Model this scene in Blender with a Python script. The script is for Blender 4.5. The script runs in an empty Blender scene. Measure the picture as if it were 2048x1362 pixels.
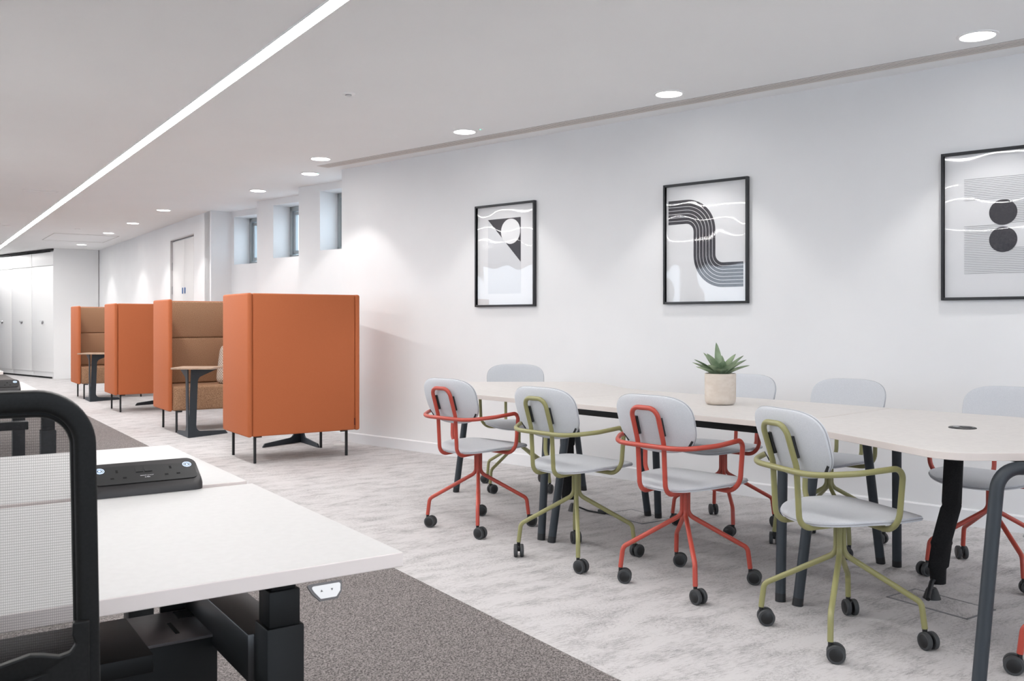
import bpy, bmesh, math, random
from mathutils import Vector, Matrix
from mathutils import noise as mnoise
R = math.radians
PI = math.pi
random.seed(7)
scn = bpy.context.scene
COL = scn.collection

# ------------------------------------------------------------------ camera
H = 1.15
cam_d = bpy.data.cameras.new('camera')
cam = bpy.data.objects.new('camera', cam_d); COL.objects.link(cam)
cam.location = (0, 0, H); cam.rotation_euler = (R(90), 0, 0)
cam_d.sensor_width = 36; cam_d.lens = 1820 * 36 / 2048
cam_d.shift_y = -38 / 2048
cam_d.clip_start = 0.05; cam_d.clip_end = 200
cam_d.dof.use_dof = True; cam_d.dof.focus_distance = 4.2; cam_d.dof.aperture_fstop = 20
scn.camera = cam

# ------------------------------------------------------------------ world, exposure
world = bpy.data.worlds.new('world'); scn.world = world
world.use_nodes = True
wn = world.node_tree.nodes; wn.clear()
wo = wn.new('ShaderNodeOutputWorld'); wb = wn.new('ShaderNodeBackground')
wb.inputs[0].default_value = (0.77, 0.875, 1.0, 1); wb.inputs[1].default_value = 3.8
world.node_tree.links.new(wb.outputs[0], wo.inputs[0])
scn.view_settings.view_transform = 'Standard'
scn.view_settings.look = 'None'
scn.view_settings.gamma = 1
scn.view_settings.use_curve_mapping = False
scn.view_settings.exposure = 0.35
STRIP = 40.0      # radiance of the ceiling strips
SPOT = 21.0       # watts of a downlight
GLOW = 9.0

# ------------------------------------------------------------------ directions of the place
A = Vector((-0.5592, 0.8290, 0)); B = Vector((0.8290, 0.5592, 0))      # the desk grid
W = Vector((-0.7581, 0.6521, 0)); N = Vector((0.6521, 0.7581, 0))      # the picture wall
TA = Vector((-0.669, 0.743, 0)); TC = Vector((0.743, 0.669, 0))        # the long table
CEIL = 2.61
def wn_(w, n, z=0): return W * w + N * n + Vector((0, 0, z))

# ------------------------------------------------------------------ materials
def mat(name, col, rough=0.6, metal=0.0, spec=0.5, coat=0.0, emit=None, estr=0):
    m = bpy.data.materials.new(name); m.use_nodes = True
    b = m.node_tree.nodes['Principled BSDF']
    b.inputs['Base Color'].default_value = (*col, 1)
    b.inputs['Roughness'].default_value = rough
    b.inputs['Metallic'].default_value = metal
    b.inputs['Specular IOR Level'].default_value = spec
    b.inputs['Coat Weight'].default_value = coat
    if emit:
        b.inputs['Emission Color'].default_value = (*emit, 1)
        b.inputs['Emission Strength'].default_value = estr
    return m
def nodes(m): return m.node_tree.nodes, m.node_tree.links, m.node_tree.nodes['Principled BSDF']
def srgb(r, g, b):
    f = lambda c: (c / 255) / 12.92 if c / 255 <= 0.04045 else ((c / 255 + 0.055) / 1.055) ** 2.4
    return (f(r), f(g), f(b))
def speckle(name, c1, c2, scale, rough=0.9, bump=0.0, stretch=(1, 1, 1), detail=3, lo=0.35, hi=0.65, spec=0.3, bscale=None):
    m = mat(name, c1, rough, spec=spec); ns, ln, b = nodes(m)
    tc = ns.new('ShaderNodeTexCoord'); mp = ns.new('ShaderNodeMapping'); mp.inputs['Scale'].default_value = stretch
    nz = ns.new('ShaderNodeTexNoise'); nz.inputs['Scale'].default_value = scale; nz.inputs['Detail'].default_value = detail
    cr = ns.new('ShaderNodeValToRGB')
    cr.color_ramp.elements[0].position = lo; cr.color_ramp.elements[0].color = (*c1, 1)
    cr.color_ramp.elements[1].position = hi; cr.color_ramp.elements[1].color = (*c2, 1)
    ln.new(tc.outputs['Object'], mp.inputs[0]); ln.new(mp.outputs[0], nz.inputs['Vector'])
    ln.new(nz.outputs['Fac'], cr.inputs[0]); ln.new(cr.outputs[0], b.inputs['Base Color'])
    if bump:
        bp = ns.new('ShaderNodeBump'); bp.inputs['Strength'].default_value = bump; bp.inputs['Distance'].default_value = 0.002
        src = nz
        if bscale:
            src = ns.new('ShaderNodeTexNoise'); src.inputs['Scale'].default_value = bscale; ln.new(tc.outputs['Object'], src.inputs['Vector'])
        ln.new(src.outputs['Fac'], bp.inputs['Height']); ln.new(bp.outputs[0], b.inputs['Normal'])
    return m

M = {}
M['wall'] = speckle('white_wall_paint', (0.80, 0.80, 0.805), (0.815, 0.815, 0.82), 3, 0.75, 0.03, bscale=260)
M['ceiling'] = speckle('ceiling_paint', (0.92, 0.925, 0.93), (0.93, 0.935, 0.94), 2, 0.9, 0.02, bscale=200)
M['wall_grey'] = mat('grey_wall_paint', (0.5, 0.5, 0.51), 0.8)
M['skirting'] = mat('skirting_gloss', (0.80, 0.80, 0.81), 0.45)
M['gap'] = mat('shadow_gap', (0.02, 0.02, 0.022), 0.8)  # near-black standing in for the shade of recessed gaps
M['locker'] = mat('locker_white', (0.80, 0.80, 0.80), 0.4)
M['desk_top'] = speckle('desk_laminate', (0.565, 0.56, 0.555), (0.585, 0.58, 0.575), 60, 0.45, 0.02)
M['desk_edge_lightened'] = mat('desk_edge_lightened', (0.84, 0.765, 0.735), 0.5)  # same white laminate as the top, coloured paler to offset weak light on it
M['table_top'] = speckle('table_laminate', srgb(206, 202, 199), srgb(211, 207, 204), 40, 0.5, 0.01)
M['table_edge'] = mat('table_edge', srgb(211, 202, 197), 0.55)
M['table_leg'] = mat('table_leg_blue_black', srgb(42, 49, 56), 0.5)
M['cap'] = mat('foot_cap', (0.012, 0.013, 0.015), 0.5)
M['black'] = mat('black_powder_coat', (0.006, 0.007, 0.0075), 0.5, spec=0.35)
M['black_satin'] = mat('black_satin', (0.03, 0.03, 0.031), 0.3, spec=0.8)
M['black_plastic'] = speckle('black_plastic', (0.007, 0.0075, 0.0075), (0.010, 0.0105, 0.0105), 300, 0.5, 0.05)
M['rubber'] = mat('castor_tyre', srgb(56, 58, 60), 0.6)
M['hub'] = mat('castor_hub', srgb(18, 19, 21), 0.45)
M['red'] = mat('red_tube', srgb(176, 69, 55), 0.38, coat=0.15)
M['green'] = mat('green_tube', srgb(140, 137, 91), 0.38, coat=0.15)
M['fabric'] = speckle('pale_grey_wool', srgb(190, 193, 198), srgb(208, 210, 214), 700, 0.95, 0.15, detail=2)
M['piping'] = mat('grey_piping', srgb(162, 164, 169), 0.9)
M['orange'] = speckle('orange_upholstery', srgb(178, 97, 56), srgb(185, 103, 62), 500, 0.7, 0.08, detail=2, spec=0.35)
M['brown'] = speckle('brown_wool', srgb(132, 99, 74), srgb(186, 147, 117), 200, 0.95, 0.3, detail=3)
M['pod_leg'] = mat('pod_leg_black', (0.012, 0.013, 0.015), 0.5)
M['oak'] = speckle('pale_top', srgb(172, 146, 126), srgb(186, 160, 140), 30, 0.5, 0, stretch=(1, 12, 1))
M['socket'] = mat('socket_black', (0.010, 0.0105, 0.011), 0.4)
M['socket_rim'] = mat('socket_rim', (0.026, 0.024, 0.025), 0.45)
M['hole'] = mat('hole', (0.001, 0.001, 0.001), 0.9)
M['print_white'] = mat('white_print', (0.75, 0.76, 0.78), 0.5)
M['ring'] = mat('ring_light', (0.7, 0.8, 1), 0.5, emit=(0.45, 0.66, 1.0), estr=1.1)
M['steel'] = mat('brushed_steel', (0.45, 0.45, 0.46), 0.3, 0.9)
M['alu'] = mat('window_frame_grey', srgb(165, 172, 175), 0.45, 0.0)
M['door_steel'] = mat('door_frame_steel', srgb(205, 202, 202), 0.35, 0.1)
M['door'] = mat('door_white', (0.78, 0.765, 0.755), 0.45)
M['blue'] = mat('blue_pull', srgb(70, 110, 165), 0.4)
M['pot'] = speckle('concrete_pot', srgb(198, 186, 174), srgb(208, 198, 188), 22, 0.85, 0.12, stretch=(1, 1, 2), detail=6)
M['soil'] = speckle('soil', (0.02, 0.016, 0.012), (0.05, 0.04, 0.03), 90, 1.0, 0.6)
M['frame_black'] = mat('picture_frame_black', (0.018, 0.02, 0.023), 0.45)
M['paper'] = mat('poster_paper', (0.78, 0.78, 0.79), 0.7)
M['paper_grey'] = mat('poster_pale_grey', (0.68, 0.69, 0.71), 0.7)
M['ink'] = speckle('print_ink', (0.045, 0.043, 0.052), (0.085, 0.08, 0.09), 130, 0.7, 0, detail=5, lo=0.45, hi=0.75)
M['line_ink'] = mat('line_ink', (0.22, 0.22, 0.23), 0.7)
M['trim_white'] = mat('trim_white', (0.93, 0.93, 0.93), 0.6)
M['strip'] = mat('strip_light', (1, 1, 1), 0.5, emit=(1.0, 0.985, 0.97), estr=STRIP)
M['glow'] = mat('downlight_lens', (1, 1, 1), 0.5, emit=(1.0, 0.99, 0.97), estr=GLOW)
M['green_led'] = mat('green_led', (0.3, 0.8, 0.6), 0.5, emit=(0.2, 0.9, 0.6), estr=0.8)
M['seam'] = mat('panel_seam', (0.62, 0.61, 0.60), 0.9)
M['slot_bar'] = mat('diffuser_bar', srgb(226, 219, 214), 0.6)
M['paddle'] = mat('paddle_white', (0.85, 0.85, 0.85), 0.3)
M['paddle_rim'] = mat('paddle_rim', (0.12, 0.115, 0.12), 0.35)
M['arrow'] = mat('arrow_grey', (0.1, 0.1, 0.1), 0.5)

def leaf_mat():
    m = mat('agave_leaf', srgb(96, 120, 84), 0.55); ns, ln, b = nodes(m)
    tc = ns.new('ShaderNodeTexCoord'); nz = ns.new('ShaderNodeTexNoise'); nz.inputs['Scale'].default_value = 14
    cr = ns.new('ShaderNodeValToRGB')
    cr.color_ramp.elements[0].position = 0.3; cr.color_ramp.elements[0].color = (*srgb(98, 120, 92), 1)
    cr.color_ramp.elements[1].position = 0.7; cr.color_ramp.elements[1].color = (*srgb(158, 174, 142), 1)
    ln.new(tc.outputs['Object'], nz.inputs['Vector']); ln.new(nz.outputs['Fac'], cr.inputs[0]); ln.new(cr.outputs[0], b.inputs['Base Color'])
    return m
M['leaf'] = leaf_mat()

def light_carpet():
    m = mat('pale_carpet_tiles', (0.6, 0.59, 0.59), 0.95, spec=0.15); ns, ln, b = nodes(m)
    tc = ns.new('ShaderNodeTexCoord'); rot = ns.new('ShaderNodeMapping'); rot.inputs['Rotation'].default_value = (0, 0, -R(34))
    ln.new(tc.outputs['Object'], rot.inputs[0])
    def streak(sx, sy, scale, lo, hi):
        mp = ns.new('ShaderNodeMapping'); mp.inputs['Scale'].default_value = (sx, sy, 1); ln.new(rot.outputs[0], mp.inputs[0])
        nz = ns.new('ShaderNodeTexNoise'); nz.inputs['Scale'].default_value = scale; nz.inputs['Detail'].default_value = 9; nz.inputs['Roughness'].default_value = 0.78
        nz.inputs['Distortion'].default_value = 0.3
        ln.new(mp.outputs[0], nz.inputs['Vector'])
        r = ns.new('ShaderNodeMapRange'); r.inputs['From Min'].default_value = lo; r.inputs['From Max'].default_value = hi
        ln.new(nz.outputs['Fac'], r.inputs['Value']); return r.outputs[0]
    s1 = streak(1, 4.4, 25, 0.0, 1.0); s2 = streak(2.2, 3.0, 32, 0.0, 1.0)
    ck = ns.new('ShaderNodeTexChecker'); ck.inputs['Scale'].default_value = 2.0; ln.new(rot.outputs[0], ck.inputs['Vector'])
    mx = ns.new('ShaderNodeMix'); mx.data_type = 'FLOAT'
    ln.new(ck.outputs['Fac'], mx.inputs['Factor']); ln.new(s1, mx.inputs[2]); ln.new(s2, mx.inputs[3])
    pm = ns.new('ShaderNodeMapping'); pm.inputs['Scale'].default_value = (1, 2.4, 1); ln.new(rot.outputs[0], pm.inputs[0])
    patch = ns.new('ShaderNodeTexNoise'); patch.inputs['Scale'].default_value = 4.6; patch.inputs['Detail'].default_value = 5; patch.inputs['Roughness'].default_value = 0.62
    ln.new(pm.outputs[0], patch.inputs['Vector'])
    ad = ns.new('ShaderNodeMath'); ad.operation = 'MULTIPLY_ADD'; ad.inputs[1].default_value = 0.70; ln.new(patch.outputs['Fac'], ad.inputs[0]); ln.new(mx.outputs[0], ad.inputs[2])
    mul = ns.new('ShaderNodeMapRange'); mul.inputs['From Min'].default_value = 0.80; mul.inputs['From Max'].default_value = 1.18
    ln.new(ad.outputs[0], mul.inputs['Value'])
    fine = ns.new('ShaderNodeTexNoise'); fine.inputs['Scale'].default_value = 220; fine.inputs['Detail'].default_value = 2; ln.new(rot.outputs[0], fine.inputs['Vector'])
    fr = ns.new('ShaderNodeMapRange'); fr.inputs['From Min'].default_value = 0.3; fr.inputs['From Max'].default_value = 0.7; fr.inputs['To Min'].default_value = 0.45; fr.inputs['To Max'].default_value = 1.2
    ln.new(fine.outputs['Fac'], fr.inputs['Value'])
    mul2 = ns.new('ShaderNodeMath'); mul2.operation = 'MULTIPLY'; ln.new(mul.outputs[0], mul2.inputs[0]); ln.new(fr.outputs[0], mul2.inputs[1]); mul2.use_clamp = True
    c = ns.new('ShaderNodeMix'); c.data_type = 'RGBA'
    c.inputs[6].default_value = (*srgb(198, 195, 195), 1); c.inputs[7].default_value = (*srgb(96, 93, 93), 1)
    ln.new(mul2.outputs[0], c.inputs['Factor']); ln.new(c.outputs[2], b.inputs['Base Color'])
    bp = ns.new('ShaderNodeBump'); bp.inputs['Strength'].default_value = 0.3; bp.inputs['Distance'].default_value = 0.003
    ln.new(fine.outputs['Fac'], bp.inputs['Height']); ln.new(bp.outputs[0], b.inputs['Normal'])
    return m
M['carpet'] = light_carpet()
def dark_carpet():
    m = mat('dark_carpet', (0.2, 0.19, 0.19), 0.95, spec=0.15); ns, ln, b = nodes(m)
    tc = ns.new('ShaderNodeTexCoord')
    mp = ns.new('ShaderNodeMapping'); mp.inputs['Rotation'].default_value = (0, 0, -R(34)); mp.inputs['Scale'].default_value = (1, 0.6, 1); ln.new(tc.outputs['Object'], mp.inputs[0])
    nz = ns.new('ShaderNodeTexNoise'); nz.inputs['Scale'].default_value = 175; nz.inputs['Detail'].default_value = 5; nz.inputs['Roughness'].default_value = 0.7
    ln.new(mp.outputs[0], nz.inputs['Vector'])
    cr = ns.new('ShaderNodeValToRGB')
    cr.color_ramp.elements[0].position = 0.36; cr.color_ramp.elements[0].color = (*srgb(66, 63, 62), 1)
    cr.color_ramp.elements[1].position = 0.64; cr.color_ramp.elements[1].color = (*srgb(154, 147, 145), 1)
    ln.new(nz.outputs['Fac'], cr.inputs[0]); ln.new(cr.outputs[0], b.inputs['Base Color'])
    bp = ns.new('ShaderNodeBump'); bp.inputs['Strength'].default_value = 0.4; bp.inputs['Distance'].default_value = 0.003
    ln.new(nz.outputs['Fac'], bp.inputs['Height']); ln.new(bp.outputs[0], b.inputs['Normal'])
    return m
M['carpet_dark'] = dark_carpet()
def mesh_mat():
    m = bpy.data.materials.new('black_mesh_fabric'); m.use_nodes = True
    ns, ln = m.node_tree.nodes, m.node_tree.links; b = ns['Principled BSDF']
    b.inputs['Base Color'].default_value = (0.03, 0.028, 0.03, 1); b.inputs['Roughness'].default_value = 0.7
    tr = ns.new('ShaderNodeBsdfTransparent'); mx = ns.new('ShaderNodeMixShader'); out = ns['Material Output']
    tc = ns.new('ShaderNodeTexCoord'); sp = ns.new('ShaderNodeSeparateXYZ'); ln.new(tc.outputs['Object'], sp.inputs[0])
    def wave(sock, k, lo, hi, a, bb):
        mu = ns.new('ShaderNodeMath'); mu.operation = 'MULTIPLY'; mu.inputs[1].default_value = k; ln.new(sock, mu.inputs[0])
        s = ns.new('ShaderNodeMath'); s.operation = 'SINE'; ln.new(mu.outputs[0], s.inputs[0])
        r = ns.new('ShaderNodeMapRange'); r.inputs['From Min'].default_value = lo; r.inputs['From Max'].default_value = hi
        r.inputs['To Min'].default_value = a; r.inputs['To Max'].default_value = bb; ln.new(s.outputs[0], r.inputs['Value']); return r.outputs[0]
    a = wave(sp.outputs['X'], 2 * PI / 0.0022, 0.2, 0.9, 0.25, 0.55)
    c = wave(sp.outputs['Z'], 2 * PI / 0.0032, 0.3, 0.95, 0.25, 0.58)
    mxm = ns.new('ShaderNodeMath'); mxm.operation = 'MAXIMUM'; ln.new(a, mxm.inputs[0]); ln.new(c, mxm.inputs[1])
    ln.new(mxm.outputs[0], mx.inputs[0]); ln.new(tr.outputs[0], mx.inputs[1]); ln.new(b.outputs[0], mx.inputs[2]); ln.new(mx.outputs[0], out.inputs[0])
    return m
M['mesh'] = mesh_mat()
def glass_mat(name, bump=0.0, tint=(1, 1, 1), ior=1.45):
    m = bpy.data.materials.new(name); m.use_nodes = True
    ns, ln = m.node_tree.nodes, m.node_tree.links; ns.remove(ns['Principled BSDF'])
    out = ns['Material Output']; tr = ns.new('ShaderNodeBsdfTransparent'); tr.inputs[0].default_value = (*tint, 1)
    gl = ns.new('ShaderNodeBsdfGlossy'); gl.inputs['Roughness'].default_value = 0.02
    lw = ns.new('ShaderNodeLayerWeight'); lw.inputs[0].default_value = 0.5; mx = ns.new('ShaderNodeMixShader')
    pw = ns.new('ShaderNodeMath'); pw.operation = 'POWER'; pw.inputs[1].default_value = 5; ln.new(lw.outputs['Facing'], pw.inputs[0])
    fr = ns.new('ShaderNodeMath'); fr.operation = 'MULTIPLY_ADD'; fr.inputs[1].default_value = 0.9; fr.inputs[2].default_value = 0.035; ln.new(pw.outputs[0], fr.inputs[0])
    if bump:
        tc = ns.new('ShaderNodeTexCoord'); nz = ns.new('ShaderNodeTexNoise'); nz.inputs['Scale'].default_value = 5.0; nz.inputs['Detail'].default_value = 0
        bp = ns.new('ShaderNodeBump'); bp.inputs['Strength'].default_value = bump; bp.inputs['Distance'].default_value = 0.012
        ln.new(tc.outputs['Object'], nz.inputs['Vector']); ln.new(nz.outputs['Fac'], bp.inputs['Height']); ln.new(bp.outputs[0], gl.inputs['Normal'])
    ln.new(fr.outputs[0], mx.inputs[0]); ln.new(tr.outputs[0], mx.inputs[1]); ln.new(gl.outputs[0], mx.inputs[2]); ln.new(mx.outputs[0], out.inputs[0])
    return m
M['acrylic'] = glass_mat('picture_acrylic', 0.16)
M['glass'] = glass_mat('window_glass', 0, (0.93, 0.97, 0.98))
def lattice():
    m = mat('lattice_cushion', (0.4, 0.36, 0.32), 0.95); ns, ln, b = nodes(m)
    tc = ns.new('ShaderNodeTexCoord'); mp = ns.new('ShaderNodeMapping'); mp.inputs['Rotation'].default_value = (0, 0, R(45)); mp.inputs['Scale'].default_value = (1, 1, 0.0001)
    ln.new(tc.outputs['Object'], mp.inputs[0])
    br = ns.new('ShaderNodeTexBrick'); br.offset = 0; br.inputs['Scale'].default_value = 34; br.inputs['Mortar Size'].default_value = 0.08
    br.inputs['Brick Width'].default_value = 0.7; br.inputs['Row Height'].default_value = 0.7
    br.inputs['Color1'].default_value = (*srgb(150, 132, 116), 1); br.inputs['Color2'].default_value = (*srgb(170, 152, 136), 1); br.inputs['Mortar'].default_value = (*srgb(228, 222, 214), 1)
    ln.new(mp.outputs[0], br.inputs['Vector']); ln.new(br.outputs['Color'], b.inputs['Base Color'])
    return m
M['lattice'] = lattice()

# ------------------------------------------------------------------ mesh helpers
class MB:
    def __init__(s): s.v = []; s.f = []; s.mi = []; s.cur = 0
    def add(s, vs, fs):
        o = len(s.v); s.v += [tuple(v) for v in vs]; s.f += [tuple(i + o for i in f) for f in fs]; s.mi += [s.cur] * len(fs); return s
    def box(s, c, size, rz=0, bev=0, rot=None):
        bm = bmesh.new(); bmesh.ops.create_cube(bm, size=1)
        for v in bm.verts: v.co = Vector((v.co.x * size[0], v.co.y * size[1], v.co.z * size[2]))
        if bev: bmesh.ops.bevel(bm, geom=bm.edges[:], offset=bev, segments=3 if bev > 0.004 else 2, profile=0.5, affect='EDGES')
        mt = Matrix.Translation(Vector(c)) @ (rot.to_4x4() if rot else Matrix.Rotation(rz, 4, 'Z'))
        bm.verts.ensure_lookup_table(); bm.verts.index_update()
        s.add([mt @ v.co for v in bm.verts], [[v.index for v in f.verts] for f in bm.faces]); bm.free(); return s
    def prism(s, poly, z0, z1, mt=None):
        n = len(poly); a = sum(poly[i][0] * poly[(i + 1) % n][1] - poly[(i + 1) % n][0] * poly[i][1] for i in range(n))
        if a < 0: poly = poly[::-1]
        vs = [Vector((p[0], p[1], z0)) for p in poly] + [Vector((p[0], p[1], z1)) for p in poly]
        if mt: vs = [mt @ v for v in vs]
        fs = [tuple(range(n))[::-1], tuple(range(n, 2 * n))] + [(i, (i + 1) % n, n + (i + 1) % n, n + i) for i in range(n)]
        return s.add(vs, fs)
    def tube(s, pts, r, seg=12, closed=False, caps=True):
        pts = [Vector(p) for p in pts]; n = len(pts)
        tg = []
        for i in range(n):
            if closed: t = pts[(i + 1) % n] - pts[i - 1]
            else: t = pts[min(i + 1, n - 1)] - pts[max(i - 1, 0)]
            tg.append(t.normalized())
        up = Vector((0, 0, 1)) if abs(tg[0].z) < 0.9 else Vector((1, 0, 0))
        nrm = (up - tg[0] * up.dot(tg[0])).normalized(); vs = []; fs = []
        for i in range(n):
            if i:
                nrm = (nrm - tg[i] * nrm.dot(tg[i])).normalized()
            bi = tg[i].cross(nrm); rr = r[i] if isinstance(r, (list, tuple)) else r
            for k in range(seg):
                a = 2 * PI * k / seg; vs.append(pts[i] + nrm * math.cos(a) * rr + bi * math.sin(a) * rr)
        m = n if closed else n - 1
        for i in range(m):
            j = (i + 1) % n
            for k in range(seg): fs.append((i * seg + k, i * seg + (k + 1) % seg, j * seg + (k + 1) % seg, j * seg + k))
        if caps and not closed: fs.append(tuple(range(seg))[::-1]); fs.append(tuple((n - 1) * seg + k for k in range(seg)))
        return s.add(vs, fs)
    def lathe(s, prof, seg=32, mt=None):
        vs = []; fs = []; n = len(prof)
        for r, z in prof:
            for k in range(seg):
                a = 2 * PI * k / seg; vs.append(Vector((r * math.cos(a), r * math.sin(a), z)))
        if mt: vs = [mt @ v for v in vs]
        for i in range(n - 1):
            for k in range(seg): fs.append((i * seg + k, i * seg + (k + 1) % seg, (i + 1) * seg + (k + 1) % seg, (i + 1) * seg + k))
        if prof[0][0] > 1e-6: fs.append(tuple(range(seg))[::-1])
        if prof[-1][0] > 1e-6: fs.append(tuple((n - 1) * seg + k for k in range(seg)))
        return s.add(vs, fs)
    def build(s, name, m, parent=None, smooth=True, bevel=0):
        me = bpy.data.meshes.new(name); me.from_pydata(s.v, [], s.f); me.update()
        ms = m if isinstance(m, (list, tuple)) else [m]
        for x in ms: me.materials.append(x)
        if len(ms) > 1: me.polygons.foreach_set('material_index', s.mi)
        bm = bmesh.new(); bm.from_mesh(me); bmesh.ops.remove_doubles(bm, verts=bm.verts, dist=1e-6)
        bmesh.ops.recalc_face_normals(bm, faces=bm.faces); bm.to_mesh(me); bm.free()
        if smooth:
            me.polygons.foreach_set('use_smooth', [True] * len(me.polygons)); me.set_sharp_from_angle(angle=R(38))
        o = bpy.data.objects.new(name, me); COL.objects.link(o)
        if parent: o.parent = parent
        if bevel:
            bv = o.modifiers.new('bevel', 'BEVEL'); bv.width = bevel; bv.segments = 3; bv.limit_method = 'ANGLE'; bv.angle_limit = R(40)
        return o
def fillet(pts, rad, seg=8):
    pts = [Vector(p) for p in pts]; out = [pts[0]]
    for i in range(1, len(pts) - 1):
        p, a, b = pts[i], pts[i - 1], pts[i + 1]; r = rad[i - 1] if isinstance(rad, (list, tuple)) else rad
        u = (a - p); v = (b - p); lu, lv = u.length, v.length; u.normalize(); v.normalize()
        ang = u.angle(v)
        if ang > PI - 0.02 or r <= 0: out.append(p); continue
        t = min(r / math.tan(ang / 2), lu * 0.48, lv * 0.48); rr = t * math.tan(ang / 2)
        c = p + (u + v).normalized() * (rr / math.sin(ang / 2)); s = p + u * t; e = p + v * t
        ds = s - c; de = e - c; tot = ds.angle(de)
        for k in range(seg + 1):
            f = k / seg; out.append(c + (ds * math.sin((1 - f) * tot) + de * math.sin(f * tot)) / math.sin(tot))
    out.append(pts[-1]); return out
def roundpoly(pts, rad, seg=8):
    n = len(pts); out = []
    for i in range(n):
        a, p, b = Vector((*pts[i - 1], 0)), Vector((*pts[i], 0)), Vector((*pts[(i + 1) % n], 0))
        r = rad[i] if isinstance(rad, (list, tuple)) else rad
        if r <= 0: out.append((p.x, p.y)); continue
        q = fillet([p + (a - p) * 0.999, p, p + (b - p) * 0.999], r, seg)[1:-1]
        out += [(v.x, v.y) for v in q]
    return out
def pad(mb, w, l, th, zf, n=3.6, puff=0.4, rings=9, seg=56, wf=None):
    """soft upholstered shell over a super-ellipse; zf(x, y) is its mid surface"""
    def ring(f, side):
        vs = []
        for k in range(seg):
            a = 2 * PI * k / seg; c, s_ = math.cos(a), math.sin(a)
            x = math.copysign(abs(c) ** (2 / n), c) * w / 2 * f; y = math.copysign(abs(s_) ** (2 / n), s_) * l / 2 * f
            if wf: x *= wf(y)
            e = (1 - f ** 5) ** 0.5 if f < 1 else 0
            vs.append(Vector((x, y, zf(x, y) + side * th / 2 * (1 - puff + puff * e) * (1 if f < 0.999 else 0.0))))
        return vs
    fr = [0.02, 0.25, 0.5, 0.7, 0.84, 0.93, 0.975, 0.993, 1.0]
    vs = []; fs = []
    seq = [(f, 1) for f in fr] + [(f, -1) for f in fr[-2::-1]]
    for f, sd in seq: vs += ring(f, sd)
    for i in range(len(seq) - 1):
        for k in range(seg): fs.append((i * seg + k, i * seg + (k + 1) % seg, (i + 1) * seg + (k + 1) % seg, (i + 1) * seg + k))
    fs.append(tuple(range(seg))); fs.append(tuple((len(seq) - 1) * seg + k for k in range(seg))[::-1])
    mb.add(vs, fs); edge = []
    for k in range(seg):
        a = 2 * PI * k / seg; c, s_ = math.cos(a), math.sin(a)
        x = math.copysign(abs(c) ** (2 / n), c) * w / 2; y = math.copysign(abs(s_) ** (2 / n), s_) * l / 2
        if wf: x *= wf(y)
        edge.append(Vector((x, y, zf(x, y))))
    return edge

def thing(name, label, cat, loc=(0, 0, 0), rz=0, group=None):
    o = bpy.data.objects.new(name, None); COL.objects.link(o); o.location = loc; o.rotation_euler = (0, 0, rz)
    o.empty_display_size = 0.1
    return tag(o, label, cat, group)
def tag(o, label, cat, group=None):
    o['label'] = label; o['category'] = cat
    if group: o['group'] = group
    return o
def struct(o): o['kind'] = 'structure'; return o
def copy_tree(o, parent=None):
    c = o.copy(); COL.objects.link(c)
    if parent: c.parent = parent
    for ch in list(o.children): copy_tree(ch, c)
    return c
def at(c, x, y, z=0): return c + B * x + A * y + Vector((0, 0, z))

# ================================================================== the room
def poly2(*ps): return [(p[0], p[1]) for p in ps]
fl = MB(); fl.box((-2.5, 9.5, -0.05), (25, 30, 0.1)); struct(fl.build('floor', M['carpet'], smooth=False))
dk = MB(); bb = 1.912
p = [B * bb + A * -6.5, B * bb + A * 24.6, B * (bb - 14) + A * 24.6, B * (bb - 14) + A * -6.5]
dk.prism(poly2(*p), 0.0, 0.004)
o = dk.build('floor', M['carpet_dark'], smooth=False); struct(o)
ce = MB()
cpoly = [wn_(-8, 5.95), wn_(6.99, 5.95), wn_(6.99, 6.38), wn_(8.26, 6.38), wn_(8.26, 6.75), wn_(9.6, 6.75), wn_(9.6, 7.13), wn_(10.85, 7.13), Vector((-3.6, 12.3)), Vector((-3.96, 11.97)) + Vector((A.x, A.y)) * 12 + Vector((B.x, B.y)) * .3,
         Vector((-9, 24.5)), Vector((-14.7, 24.5)), Vector((-14.7, -5.1)), Vector((9.7, -5.1)), Vector((9.7, -.9))]
ce.prism([(q[0], q[1]) for q in cpoly], CEIL, CEIL + .3); struct(ce.build('ceiling', M['ceiling'], smooth=False))

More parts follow.
